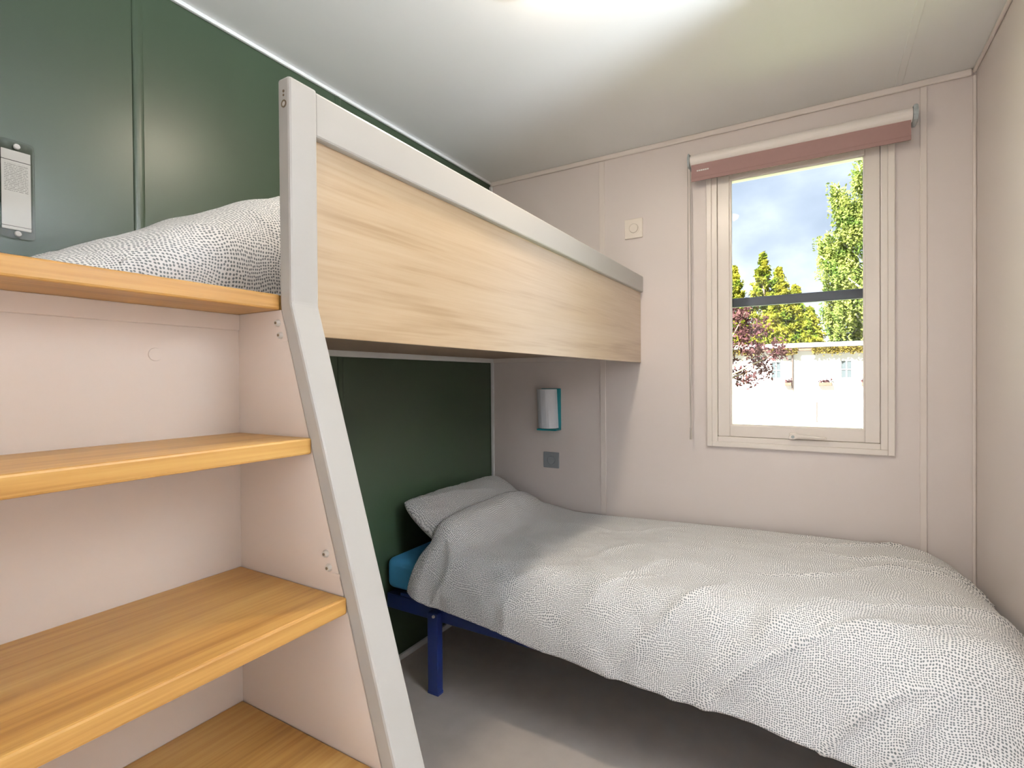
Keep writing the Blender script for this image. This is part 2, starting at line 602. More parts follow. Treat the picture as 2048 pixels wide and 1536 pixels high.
dh = B().box(CX0 + 0.68, CX0 + 0.71, DY1 + 0.012, DY1 + 0.02, 0.96, 1.12, 0.002).obj('door_handle', 'steel', d1)
B().cyl((CX0 + 0.695, DY1 + 0.02, 1.05), (CX0 + 0.695, DY1 - 0.03, 1.05), 0.008).box(CX0 + 0.59, CX0 + 0.70, DY1 - 0.035, DY1 - 0.02, 1.042, 1.058, 0.004).obj('lever', 'steel', dh)

tn = [0]
def trim(m, *boxes, bev=0.002):
    tn[0] += 1
    b = B()
    for q in boxes:
        b.box(*q, bev)
    return struct(b.obj('trim_%d' % tn[0], m))

# joint cover strips on the green wall
def round_strip(y0, y1, z0, z1):
    tn[0] += 1
    b = B()
    pts = [(y0, 0.0)] + [((y0 + y1) / 2 - (y1 - y0) / 2 * math.cos(math.pi * i / 8), 0.0045 * math.sin(math.pi * i / 8) ** 0.6) for i in range(1, 8)] + [(y1, 0.0)]
    b.prism([(x, y) for y, x in pts], 'z', z0, z1)
    return struct(b.obj('trim_%d' % tn[0], 'green'))
round_strip(-1.664, -1.638, 0.02, H - 0.012)
round_strip(-1.022, -0.996, 0.02, H - 0.012)
# joint strips on the window wall
trim('trim', (0.608, 0.635, -0.005, 0, 0.0, H - 0.022))
trim('trim', (1.799, 1.819, -0.005, 0, 0.0, H - 0.022))
# ceiling joint strip
trim('ceiling', (1.727, 1.748, YB, -0.012, H - 0.004, H))
# cornices
trim('trim', (0.012, W - 0.012, -0.012, 0, H - 0.022, H), bev=0.004)
trim('trimw', (0, 0.012, YB, 0.0, H - 0.012, H), bev=0.003)
trim('trim', (W - 0.010, W, YB, 0.0, H - 0.014, H), bev=0.004)
# corner strips
trim('trimw', (0, 0.016, -0.012, 0, 0.0, H - 0.022), bev=0.003)
trim('trim', (W - 0.010, W, -0.010, 0, 0.0, H - 0.022), bev=0.004)
# skirting
bb = B().box(0, 0.012, YB, -0.012, 0, 0.022, 0.002)
struct(bb.obj('baseboard_left', 'trimw'))
struct(B().box(0.016, W - 0.01, -0.012, 0, 0, 0.03, 0.002).obj('baseboard_back', 'trim'))
struct(B().box(W - 0.012, W, DY1, -0.012, 0, 0.03, 0.002).box(W - 0.012, W, YB, DY0, 0, 0.03, 0.002).obj('baseboard_right', 'trim'))

# ------------------------------------------------------------------ window
OX0, OX1, OZ0, OZ1 = 1.0853, 1.7277, 0.867, 2.058
GX0, GX1, GZ0, GZ1 = 1.1821, 1.6343, 0.9585, 1.9666
win = thing('window_1', None, None, ((OX0 + OX1) / 2, 0, OZ0), kind='structure')
def frame(b, x0, x1, z0, z1, wdt, y0, y1, bev=0.0025):
    b.box(x0, x0 + wdt, y0, y1, z0, z1, bev)
    b.box(x1 - wdt, x1, y0, y1, z0, z1, bev)
    b.box(x0 + wdt, x1 - wdt, y0, y1, z0, z0 + wdt, bev)
    b.box(x0 + wdt, x1 - wdt, y0, y1, z1 - wdt, z1, bev)
b = B(); frame(b, OX0, OX1, OZ0, OZ1, 0.021, -0.014, 0.0); b.obj('window_casing', 'upvc', win)
b = B(); frame(b, OX0 + 0.0205, OX1 - 0.0205, OZ0 + 0.0205, OZ1 - 0.0205, 0.022, -0.010, 0.055); b.obj('window_frame', 'upvc', win)
b = B(); frame(b, OX0 + 0.0435, OX1 - 0.0435, OZ0 + 0.0435, OZ1 - 0.0435, 0.046, -0.004, 0.05); sash = b.obj('sash', 'upvc', win)
b = B(); frame(b, GX0 - 0.008, GX1 + 0.008, GZ0 - 0.006, GZ1 + 0.006, 0.009, 0.000, 0.018); b.obj('glazing_bead', 'upvc', sash)
b = B().box(GX0 - 0.006, GX1 + 0.006, 0.020, 0.024, GZ0 - 0.004, GZ1 + 0.004); b.obj('pane', 'glass', sash)
b = B().box(GX0 - 0.004, GX1 + 0.004, 0.027, 0.047, 1.447, 1.484, 0.004); b.obj('crossbar', 'bar', win)
hd = B().box(1.392, 1.418, -0.018, -0.003, 0.911, 0.937, 0.004).obj('handle', 'upvc', win)
hl = B()
hl.prism([(1.388, 0.918), (1.40, 0.934), (1.425, 0.933), (1.515, 0.925), (1.52, 0.920), (1.425, 0.921), (1.41, 0.912), (1.395, 0.912)], 'y', -0.032, -0.018, 0.002)
hl.obj('lever', 'upvc', hd)
B().cyl((1.405, -0.033, 0.923), (1.405, -0.031, 0.923), 0.006).obj('lever_cap', 'grey_plastic', hd)

# ------------------------------------------------------------------ roller blind
bl = thing('roller_blind', 'rolled up brown roller blind with white tube above the window', 'blind', (1.405, -0.012, 1.97))
B().cyl((1.032, -0.048, 2.058), (1.772, -0.048, 2.058), 0.0235, n=28).obj('tube', 'blind_white', bl, smooth=False)
fb = B().box(1.036, 1.768, -0.0605, -0.0585, 1.974, 2.045, 0.0006).obj('fabric', 'blind_brown', bl)
B().box(1.036, 1.768, -0.063, -0.057, 1.969, 1.984, 0.002).obj('bottom_bar', 'blind_brown', fb)
lt = B()
for k, (xa, xb) in enumerate(((1.058, 1.064), (1.0655, 1.072), (1.0735, 1.081), (1.0825, 1.089), (1.0905, 1.097), (1.0985, 1.105))):
    lt.box(xa, xb, -0.0614, -0.0606, 2.008, 2.0135)
lt.obj('maker_mark', 'trimw', fb)
for x0, x1 in ((1.022, 1.031), (1.773, 1.787)):
    b = B().box(x0, x1, -0.074, 0.0, 2.030, 2.086, 0.006)
    b.cyl((x0, -0.048, 2.058), (x1, -0.048, 2.058), 0.027, n=24)
    b.obj('bracket', 'grey_plastic', bl)
ch = B()
for yy, dx in ((-0.060, -0.002), (-0.036, 0.003)):
    ch.tube([(1.0235 + dx, yy, 2.045), (1.0235 + dx * 1.5, yy * 0.9, 1.5), (1.027 + dx * 0.3, -0.046, 0.94)], 0.0019, 6)
chn = ch.obj('bead_chain', 'chain', bl)
B().cyl((1.027, -0.046, 0.895), (1.027, -0.046, 0.945), 0.005, 0.004, 10).obj('chain_weight', 'chain', chn)

# ------------------------------------------------------------------ bunk bed
XP = 0.8017
YS = -1.815
bk = thing('bunk_bed', 'upper bunk with pale oak side panel and white guard rail', 'bunk bed', (0.40, -1.0, 1.22))
B().box(0.784, XP, -1.764, -0.001, 1.2244, 1.560, 0.0012).obj('side_panel', 'oak_pale', bk)
B().box(0.778, 0.814, -1.7625, -0.001, 1.539, 1.6107, 0.004).obj('guard_rail', 'white_paint', bk)
base = B().box(0.001, 0.7835, -1.764, -0.015, 1.2622, 1.276).obj('base_board', 'underside', bk)
B().box(0.001, 0.6665, -2.44, -1.765, 1.2622, 1.276).obj('base_board', 'underside', bk)
B().box(0.667, 0.7925, -1.8130, -1.7645, 1.2622, 1.284).obj('filler_board', 'oak', bk)
for y in (-1.45, -1.08, -0.6):
    B().cyl((0.74, y, 1.262), (0.74, y, 1.2605), 0.004, n=10).obj('screw_head', 'steel', base)
# ledger strips carrying the base
trim('trimw', (0.0, 0.020, -1.79, -0.012, 1.240, 1.262))
trim('trim', (0.020, 0.606, -0.014, 0.0, 1.240, 1.262))

# ------------------------------------------------------------------ staircase
st = thing('bunk_staircase', 'open oak tread steps with white bent stringer leading to the bunk', 'stairs', (0.90, -2.1, 0))
ZB = 1.270
def xf(z):                                # front edge of the sloping stringer
    return 0.822 + 0.322 * (ZB - z)
SW = 0.027
def stringer(y0, y1, top):
    pts = [(0.822, top), (0.822, ZB), (xf(0), 0.0), (xf(0) - SW - 0.004, 0.0), (0.822 - SW, ZB - 0.004), (0.822 - SW, top)]
    return B().prism(pts, 'y', y0, y1, 0.004)
s1 = stringer(YS, -1.765, 1.6085).obj('stringer', 'white_paint', st)
stringer(-2.485, -2.435, 1.285).obj('stringer', 'white_paint', st)
ZT = (1.285, 1.071, 0.853, 0.633, 0.418, 0.205)
TT = 0.0235
XB = 0.686
def side(y0, y1):
    pts = [(XB - 0.018, 1.2615), (xf(1.2615) - SW - 0.002, 1.2615), (xf(0) - SW - 0.006, 0.0), (XB - 0.018, 0.0)]
    return B().prism(pts, 'y', y0, y1)
side(-1.8135, -1.79).obj('side_board', 'stair_board', st)
side(-2.46, -2.4365).obj('side_board', 'stair_board', st)
bkp = B().box(XB - 0.018, XB, -2.4365, -1.8135, 0.0, 1.2615).obj('back_board', 'stair_board', st)
B().box(XB, XB + 0.004, -2.4365, -1.8135, 1.236, 1.2615, 0.001).obj('batten', 'stair_board', bkp)
B().cyl((XB, -1.937, 1.193), (XB + 0.0012, -1.937, 1.193), 0.0095, 0.009, 24).obj('cover_cap', 'stair_board', bkp)
for z in ZT:
    xe = min(xf(z - TT / 2) - SW + 0.001, 2)
    B().box(XB + (0.0 if z < 1.2 else -0.018), xe, -2.4365, -1.8135 - 0.0005, z - TT, z, 0.003).obj('tread', 'oak', st)
# bolts on the side board by the stringer, and the adjuster holes of the post
for x, z in ((0.789, 1.242), (0.795, 1.223), (0.892, 0.907), (0.898, 0.888), (0.992, 0.575), (0.998, 0.556), (1.095, 0.24), (1.101, 0.221)):
    bo = B().cyl((x, -1.8137, z), (x, -1.8185, z), 0.0055, 0.0042, 14).obj('bolt', 'steel', st)
    B().cyl((x, -1.8186, z), (x, -1.8192, z), 0.0022, n=6).obj('socket', 'hole', bo)
for z in (1.2155, 0.880):
    x = xf(z) - SW - 0.004
    B().box(x - 0.012, x + 0.004, -1.8152, -1.8136, z - 0.002, z + 0.002, 0.0004).obj('clip', 'stair_board', st)
B().cyl((0.8095, YS - 0.0006, 1.5875), (0.8095, YS + 0.001, 1.5875), 0.0022, n=10).obj('screw_hole', 'hole', s1)
B().cyl((0.8095, YS - 0.0006, 1.5815), (0.8095, YS + 0.001, 1.5815), 0.0018, n=10).obj('screw_hole', 'hole', s1)
B().ring((0.810, YS - 0.0008, 1.5685), (0, 1, 0), 0.0058, 0.0036, 0.0015).obj('hole_ring', 'hole', s1)
B().cyl((0.810, YS - 0.0004, 1.5685), (0.810, YS + 0.001, 1.5685), 0.0036, n=14).obj('hole_plug', 'steel', s1)

# ------------------------------------------------------------------ soft furnishings
def rounded_box(x0, x1, y0, y1, z0, z1, r, name, m, label, cat):
    b = B().box(x0, x1, y0, y1, z0, z1, r, 5)
    o = b.obj(name, m, smooth=True)
    return tag(o, label, cat)

mu = rounded_box(0.022, 0.640, -1.93, -0.03, 1.2765, 1.335, 0.02, 'mattress', 'foam', 'thin white mattress lying on the upper bunk base', 'mattress')

def height_blob(nx, ny, x0, x1, y0, y1, zf, zb):
    """closed cushion from a top and a bottom height function over a rectangle"""
    u = np.linspace(0, 1, nx)
    v = np.linspace(0, 1, ny)
    U, V = np.meshgrid(u, v, indexing='ij')
    return U, V

def pillow_surface(nu, nv, hl, hw, th, pinch=0.10, seed=1):
    """local pillow: a along length (+-hl), b across (+-hw); returns top and bottom grids and uv"""
    a = np.sin(np.linspace(-1, 1, nu) * math.pi / 2)
    c = np.sin(np.linspace(-1, 1, nv) * math.pi / 2)
    A, C = np.meshgrid(a, c, indexing='ij')
    cor = 1 - 0.075 * (A * C) ** 4
    px = hl * A * (1 - pinch * 0.2 * (1 - C ** 2) * A ** 2) * cor
    py = hw * C * (1 - pinch * 0.3 * (1 - A ** 2) * C ** 2) * cor
    t = ((1 - A ** 4) ** 0.55) * ((1 - C ** 4) ** 0.55)
    edge = sstep(1.0, 0.75, np.maximum(np.abs(A), np.abs(C)))
    rk = 0.006 * ridge(A * 2.2 + C * 0.8, C * 3.1 - A * 1.2, seed) + 0.005 * vnoise(A * 3, C * 3, seed + 5)
    top = th * t + rk * (0.3 + 0.7 * t)
    bot = -th * t * 0.9
    # gathered edges
    top += 0.004 * np.sin(A * 38 + C * 3) * (1 - edge) * t
    return px, py, top, bot, A, C

def cushion_mesh(Ptop, Pbot, UV):
    nu, nv = Ptop.shape[:2]
    me = bpy.data.meshes.new('m')
    idx = np.arange(nu * nv).reshape(nu, nv)
    qt = np.stack([idx[:-1, :-1], idx[1:, :-1], idx[1:, 1:], idx[:-1, 1:]], -1).reshape(-1, 4)
    n = nu * nv
    qb = (qt + n)[:, ::-1]
    # merge the rim: bottom rim vertices equal top rim vertices
    remap = np.arange(2 * n)
    rim = np.concatenate([idx[0], idx[-1], idx[:, 0], idx[:, -1]])
    remap[rim + n] = rim
    q = remap[np.concatenate([qt, qb])]
    P = np.concatenate([Ptop.reshape(-1, 3), Pbot.reshape(-1, 3)])
    me.from_pydata(P.tolist(), [], q.tolist())
    ul = me.uv_layers.new(name='UVMap')
    UVa = np.concatenate([UV.reshape(-1, 2), UV.reshape(-1, 2) + 3.3])
    q0 = np.concatenate([qt, qb])
    ul.data.foreach_set('uv', UVa[q0.reshape(-1)].reshape(-1).astype(np.float32))
    bm = bmesh.new()
    bm.from_mesh(me)
    bmesh.ops.delete(bm, geom=[v for v in bm.verts if not v.link_faces], context='VERTS')
    bmesh.ops.recalc_face_normals(bm, faces=bm.faces[:])
    bm.to_mesh(me)
    bm.free()
    return me

# --- pillow mound on the upper bunk
def upper_pillow():
    nu, nv = 110, 70
    s = np.linspace(0, 1, nu)              # along Y from the head end
    t = np.linspace(0, 1, nv)              # across X from the front edge towards the wall
    Sx, Tx = np.meshgrid(s, t, indexing='ij')
    Y = -2.062 + Sx * 0.60
    prof = np.interp(Y, [-2.062, -2.045, -2.02, -1.99, -1.93, -1.865, -1.783, -1.70, -1.62, -1.54, -1.48, -1.462],
                     [1.302, 1.322, 1.336, 1.350, 1.386, 1.420, 1.466, 1.508, 1.535, 1.52, 1.43, 1.36])
    k = np.ones(5) / 5
    col = prof[:, 0]
    col = np.convolve(np.pad(col, 2, 'edge'), k, 'valid')
    prof = np.repeat(col[:, None], nv, 1)
    # front: rounded face dropping to the tread level, then top, then falling to the wall side
    zlow = 1.2885 + 0.0 * Y
    th = np.clip(Tx / 0.38, 0, 1) * math.pi / 2
    front = 0.705 - 0.02 * sstep(-1.9, -2.06, Y) - 0.030 * (Sx > -1)
    X = front - 0.17 * (1 - np.cos(th)) ** 0.9 - np.clip(Tx - 0.38, 0, 1) / 0.62 * 0.36
    Z = zlow + (prof - zlow) * np.sin(th) ** 0.75
    back = np.clip((Tx - 0.62) / 0.38, 0, 1)
    Z = Z - (Z - 1.338) * back ** 2.2
    X = X + 0.030 * np.sin(th * 2) * sstep(-2.0, -1.85, Y)
    # wrinkles
    X = X + 0.007 * ridge(Y * 9 + Z * 7, Z * 9 - Y * 3, 4) * np.sin(th)
    Z = Z + (0.006 * ridge(Y * 7, Tx * 4 + Y * 3, 9) + 0.004 * vnoise(Y * 20, Tx * 8, 3)) * np.sin(th)
    P = np.stack([X, Y, Z], -1)
    Pb = P.copy()
    Pb[..., 2] = np.minimum(P[..., 2], np.where(P[..., 0] > 0.66, 1.2885, 1.3362))
    du = np.linalg.norm(np.diff(P, axis=1), axis=-1)
    V = np.concatenate([np.zeros((nu, 1)), np.cumsum(du, 1)], 1)
    UV = np.stack([Y * 1.15, V], -1)
    me = cushion_mesh(P, Pb, UV)
    o = finish('pillow', me, 'dots', smooth=True)
    tag(o, 'plump grey dotted pillow on the upper bunk beside the white post', 'pillow')
upper_pillow()

# --- duvet further along the upper bunk
def upper_duvet():
    nx, ny = 60, 90
    u = np.linspace(0, 1, nx); v = np.linspace(0, 1, ny)
    U, V = np.meshgrid(u, v, indexing='ij')
    X = 0.035 + U * 0.685
    Y = -1.44 + V * 1.38
    e = np.minimum(np.minimum(U, 1 - U) * 0.685, np.minimum(V, 1 - V) * 1.4)
    Z = 1.338 + 0.065 * np.sqrt(1 - (1 - np.clip(e / 0.07, 0, 1)) ** 2) + 0.006 * vnoise(X * 12, Y * 9, 7)
    Z = np.maximum(Z, 1.338)
    P = np.stack([X, Y, Z], -1)
    Pb = P.copy(); Pb[..., 2] = 1.338
    me = cushion_mesh(P, Pb, np.stack([X, Y], -1))
    o = finish('duvet', me, 'dots', smooth=True)
    tag(o, 'grey dotted duvet spread flat on the upper bunk behind the oak panel', 'duvet')
upper_duvet()

# ------------------------------------------------------------------ lower bed
bf = thing('bed_frame', 'navy blue steel bed frame with square legs under the lower mattress', 'bed', (0.96, -0.42, 0))
B().box(0.03, 1.91, -0.815, -0.785, 0.262, 0.318, 0.003).obj('side_rail', 'navy', bf)
B().box(0.03, 1.91, -0.045, -0.018, 0.262, 0.318, 0.003).obj('side_rail', 'navy', bf)
B().box(0.03, 0.06, -0.785, -0.045, 0.270, 0.318, 0.003).obj('end_rail', 'navy', bf)
B().box(1.88, 1.91, -0.785, -0.045, 0.270, 0.318, 0.003).obj('end_rail', 'navy', bf)
for x in (0.252, 1.64):
    B().box(x + 0.006, x + 0.042, -0.785, -0.045, 0.255, 0.285, 0.003).obj('cross_rail', 'navy', bf)
    for y in (-0.838, -0.055):
        lg = B().box(x, x + 0.048, y, y + 0.03, 0.0, 0.300, 0.003).obj('leg', 'navy', bf)
        B().box(x - 0.0008, x + 0.0488, y - 0.0008, y + 0.0308, 0.0, 0.012, 0.002).obj('foot_cap', 'navy', lg)
B().cyl((0.283, -0.838, 0.290), (0.283, -0.843, 0.290), 0.006, 0.005, 12).obj('bolt', 'steel', bf)
for k in range(14):
    x = 0.10 + k * 0.132
    B().box(x, x + 0.055, -0.79, -0.04, 0.318, 0.327, 0.002).obj('slat', 'slat', bf)
for k in range(14):
    x = 0.105 + k * 0.132
    B().box(x - 0.009, x + 0.054, -0.812, -0.79, 0.3182, 0.331, 0.003).obj('slat_holder', 'navy', bf)

ml = rounded_box(0.016, 1.905, -0.806, -0.02, 0.3315, 0.452, 0.028, 'mattress', 'blue', 'bright blue covered mattress on the lower bed frame', 'mattress')

# pillow, leaning against the green wall
PC = Vector((0.238, -0.425, 0.552))
PTILT = math.radians(31)
PHL, PHW, PTH = 0.355, 0.215, 0.070
def pillow_top_z(X, Y):
    c = (X - PC.x) / math.cos(PTILT) / PHW
    a = (Y - PC.y) / PHL
    A = np.clip(a, -1, 1); C = np.clip(c, -1, 1)
    t = ((1 - A ** 4) ** 0.55) * ((1 - C ** 4) ** 0.55)
    z = PC.z - (X - PC.x) * math.tan(PTILT) + PTH * t / math.cos(PTILT)
    return np.where((np.abs(a) < 1) & (np.abs(c) < 1.0), z, -1)
def lower_pillow():
    px, py, top, bot, A, C = pillow_surface(90, 60, PHL, PHW, PTH, 0.10, 21)
    ct, sn = math.cos(PTILT), math.sin(PTILT)
    def place(h):
        X = PC.x + py * ct + h * sn
        Z = PC.z - py * sn + h * ct
        Y = PC.y + px
        # front corner pulled up into an ear
        Z = Z + 0.008 * sstep(0.55, 1.0, -A) * sstep(0.2, 1.0, -C)
        X = np.maximum(X, 0.006)
        Z = np.maximum(Z, 0.4545)
        return np.stack([X, Y, Z], -1)
    UV = np.stack([px, py], -1) + 1.7
    me = cushion_mesh(place(top), place(bot), UV)
    o = finish('pillow', me, 'dots', smooth=True)
    tag(o, 'grey dotted pillow leaning on the green wall on the blue mattress', 'pillow')
lower_pillow()

def lower_duvet():
    nu, nv = 300, 170
    u = np.linspace(0, 1, nu)
    v = np.linspace(0, 1, nv)
    U, V = np.meshgrid(u, v, indexing='ij')      # v: 0 at the wall side, 1 at the front hem
    VB = 0.66
    # outline
    xh = np.interp(v, [0, 0.2, 0.45, 0.6, 0.7, 0.85, 1.0], [0.275, 0.27, 0.265, 0.26, 0.245, 0.215, 0.20])
    k = np.ones(15) / 15
    xh = np.convolve(np.pad(xh, 7, 'edge'), k, 'valid')
    X = xh[None, :] + U * (1.925 - xh[None, :])
    th = np.clip((V - VB) / (1 - VB), 0, 1) * math.pi / 2
    ytop = -0.028 - np.clip(V / VB, 0, 1) * 0.725
    Y = ytop - 0.122 * np.sin(th) ** 0.9
    # top height along X
    zb = np.interp(X, [0.2, 0.34, 0.42, 0.5, 0.65, 0.96, 1.26, 1.51, 1.72, 1.80, 1.86, 1.90, 1.93],
                   [0.54, 0.535, 0.522, 0.512, 0.514, 0.526, 0.536, 0.541, 0.545, 0.538, 0.510, 0.478, 0.440])
    zb = zb + 0.012 * np.sin(np.clip(-Y / 0.8, 0, 1) * math.pi)
    # foot end stays high further from the window
    zb = zb + 0.035 * sstep(1.72, 1.93, X) * sstep(-0.1, -0.6, Y)
    Yp = np.clip(Y, -0.80, -0.03)
    zp = pillow_top_z(X, Yp) + 0.014
    kk = 0.02
    d = zp - zb
    ztop = zb + 0.5 * (d + np.sqrt(d * d + kk * kk)) * (zp > 0.3)
    ztop = np.where(zp > 0.3, ztop, zb)
    hem = np.interp(X, [0.2, 0.26, 0.38, 0.51, 0.79, 1.085, 1.34, 1.58, 1.93], [0.385, 0.357, 0.341, 0.326, 0.300, 0.280, 0.276, 0.252, 0.235])
    Z = ztop - (ztop - hem) * (1 - np.cos(th)) ** 0.95
    # smooth
    for _ in range(14):
        Zs = Z.copy()
        Zs[1:-1, :] = (Z[:-2, :] + 2 * Z[1:-1, :] + Z[2:, :]) / 4
        Zs[:, 1:-1] = (Zs[:, :-2] + 2 * Zs[:, 1:-1] + Zs[:, 2:]) / 4
        Z = Zs
    P = np.stack([X, Y, Z], -1)
    # arc length coordinates
    dv = np.linalg.norm(np.diff(P, axis=1), axis=-1)
    AV = np.concatenate([np.zeros((nu, 1)), np.cumsum(dv, 1)], 1)
    # normals
    du_ = np.gradient(P, axis=0); dv_ = np.gradient(P, axis=1)
    Nn = np.cross(dv_, du_); Nn /= np.linalg.norm(Nn, axis=-1, keepdims=True) + 1e-9
    Nn = np.where(Nn[..., 2:3] < -0.2, -Nn, Nn)
    ww = np.zeros_like(X)
    warp = 0.10 * vnoise(X * 2.3, AV * 2.3, 31)
    # long soft diagonal folds falling over the front, stronger towards the foot
    side_w = sstep(0.50, 0.78, AV) * (0.35 + 0.65 * sstep(0.7, 1.5, X))
    ww += 0.015 * side_w * ridge((X * 0.75 + AV * 0.66 + warp) * 6.5, (AV * 0.75 - X * 0.66) * 1.3, 12)
    ww += 0.011 * side_w * ridge((X * 0.60 + AV * 0.80 - warp) * 11, (AV * 0.55 - X * 0.85) * 1.6, 15)
    # fan of creases on the top near the foot
    foot = sstep(1.05, 1.7, X) * sstep(0.85, 0.45, AV)
    ww += 0.011 * foot * ridge((AV + 0.20 * X + warp * 0.4) * 11, X * 1.6, 18)
    # general rumples
    ww += 0.005 * vnoise(X * 9 + 3 * warp, AV * 9, 41) + 0.003 * vnoise(X * 21, AV * 21, 42)
    ww += 0.008 * ridge((X * 0.8 + AV * 0.5 + warp) * 6, (AV * 0.8 - X * 0.5) * 3.2, 47) * 0.7
    # head fold
    ww += 0.010 * np.exp(-((U - 0.020) / 0.018) ** 2)
    fade = sstep(0.0, 0.03, V)
    P = P + Nn * (ww * fade)[..., None]
    # slightly wavy hem
    P[..., 2] += 0.006 * vnoise(X * 7, X * 0, 55) * sstep(0.7, 1, V)
    P[..., 0] = np.minimum(P[..., 0], 1.944)
    P[..., 1] = np.minimum(P[..., 1], -0.016)
    UV = np.stack([X, AV], -1)
    me = grid_mesh(P, UV)
    o = finish('duvet', me, 'dots', smooth=True)
    tag(o, 'rumpled grey dotted duvet draped over the lower bed and its pillow', 'duvet')
    so = o.modifiers.new('thickness', 'SOLIDIFY')
    so.thickness = 0.012
    so.offset = 0
    return o
lower_duvet()

# ------------------------------------------------------------------ things on the walls
def switch(name, x0, x1, z0, z1, m, label):
    r = thing(name, label, 'switch', ((x0 + x1) / 2, 0, z0))
    cx, cz = (x0 + x1) / 2, (z0 + z1) / 2
    B().box(x0, x1, -0.009, 0, z0, z1, 0.003).obj('plate', m, r)
    B().ring((cx + 0.002, -0.009, cz), (0, -1, 0), 0.026, 0.0215, 0.0016).obj('ring', m, r)
    B().cyl((cx + 0.002, -0.009, cz), (cx + 0.002, -0.0135, cz), 0.0205, 0.019, 28).obj('button', m, r)
    return r
switch('light_switch', 0.731, 0.814, 1.786, 1.874, 'plate_white', 'square white light switch with round button above the guard rail end')
switch('light_switch', 0.308, 0.393, 0.714, 0.792, 'plate_grey', 'square grey light switch with round button below the teal wall lamp')

rl = thing('wall_lamp', 'small reading lamp with white shade and teal bracket under the bunk', 'lamp', (0.34, 0, 0.90))
B().box(0.300, 0.404, -0.010, 0, 0.903, 1.107, 0.002).box(0.300, 0.404, -0.062, -0.010, 0.903, 0.911, 0.002).obj('bracket', 'teal', rl)
sh = B()
pts = []
for i in range(13):
    a = math.pi * i / 12
    pts.append((0.341 - 0.050 * math.cos(a), -0.012 - 0.058 * math.sin(a) ** 0.7))
lo = [sh.bm.verts.new((x + 0.004, y, 0.914)) for x, y in pts]
hi = [sh.bm.verts.new((x - 0.004, y, 1.104)) for x, y in pts]
for i in range(12):
    sh.bm.faces.new((lo[i], lo[i + 1], hi[i + 1], hi[i]))
sh.bm.faces.new(lo); sh.bm.faces.new(hi[::-1]); sh.bm.faces.new((lo[0], hi[0], hi[-1], lo[-1]))
sh.obj('shade', 'opal', rl)

cp = thing('notice_holder', 'clear plastic holder with printed notice screwed to the green wall', 'sign', (0.0, -1.889, 1.466))
def rrect(y0, y1, z0, z1, r, n=5):
    p = []
    for cy, cz, a0 in ((y1 - r, z1 - r, 0), (y0 + r, z1 - r, 90), (y0 + r, z0 + r, 180), (y1 - r, z0 + r, 270)):
        for i in range(n + 1):
            a = math.radians(a0 + 90 * i / n)
            p.append((cy + r * math.cos(a), cz + r * math.sin(a)))
    return p
B().prism(rrect(-1.918, -1.860, 1.466, 1.676, 0.009), 'x', 0.0045, 0.0075).obj('clear_plate', 'acrylic', cp)
B().box(0.0012, 0.0040, -1.9135, -1.8655, 1.485, 1.655).obj('printed_sheet', 'print', cp, origin=(0.0, -1.8895, 1.571))
for z in (1.664, 1.476):
    B().cyl((0.0076, -1.889, z), (0.0105, -1.889, z), 0.0062, 0.005, 16).cyl((0.0, -1.889, z), (0.0044, -1.889, z), 0.004, n=10).obj('screw_cap', 'trimw', cp)

def dome_lamp(label, x, y, r, m):
    cl = thing('ceiling_lamp', label, 'lamp', (x, y, H - 0.03))
    B().cyl((x, y, H - 0.025), (x, y, H), r * 1.08, n=32).obj('lamp_base', 'trimw', cl)
    dm = B()
    rings = []
    for j in range(6):
        a = math.pi / 2 * j / 6
        rings.append([dm.bm.verts.new((x + r * math.cos(a) * math.cos(2 * math.pi * i / 24), y + r * math.cos(a) * math.sin(2 * math.pi * i / 24), H - 0.026 - 0.34 * r * math.sin(a))) for i in range(24)])
    for j in range(5):
        for i in range(24):
            dm.bm.faces.new((rings[j][i], rings[j][(i + 1) % 24], rings[j + 1][(i + 1) % 24], rings[j + 1][i]))
    dm.bm.faces.new(rings[-1])
    dm.obj('lamp_dome', m, cl, smooth=True)
dome_lamp('round ceiling lamp with warm glowing dome in the bedroom centre', LAMP_POS[0], LAMP_POS[1], 0.072, 'lamp')
dome_lamp('added unseen fill lamp with cool glowing dome in the lobby', 0.45, -3.45, 0.16, 'fill_lamp')  # added out of view to brighten the bedroom from behind the camera
ul = thing('fill_uplighter', 'added unseen fill uplighter with white bowl on the corridor wall', 'lamp', (CX1, -1.43, 1.62))  # added out of view to brighten the area under the bunk
ub = B()
NR, ux, uy, uz = 20, CX1 - 0.17, -1.43, 1.74
prev = None
for j in range(6):
    a = math.pi / 2 * j / 5
    rr = 0.15 * math.cos(a) + 0.01
    rg_ = [ub.bm.verts.new((ux + rr * math.cos(2 * math.pi * i / NR), uy + rr * math.sin(2 * math.pi * i / NR), uz - 0.11 * math.sin(a))) for i in range(NR)]
    if prev:
        for i in range(NR):
            ub.bm.faces.new((prev[i], prev[(i + 1) % NR], rg_[(i + 1) % NR], rg_[i]))
    prev = rg_
ub.bm.faces.new(prev)
ub.obj('bowl', 'trimw', ul)
B().box(CX1 - 0.03, CX1, -1.47, -1.39, 1.62, 1.74, 0.004).obj('wall_plate', 'trimw', ul)
B().cyl((ux, uy, uz - 0.02), (ux, uy, uz - 0.012), 0.13, n=24).obj('glowing_disc', 'fill_uplight', ul)

# ------------------------------------------------------------------ outside
GZ = -0.60
struct(B().box(-30, 40, 0.3, 19.0, GZ - 0.1, GZ).obj('ground_lawn', 'grass'))
struct(B().box(-30, 40, 19.0, 60.0, GZ - 0.1, GZ).obj('ground_gravel', 'gravel'))

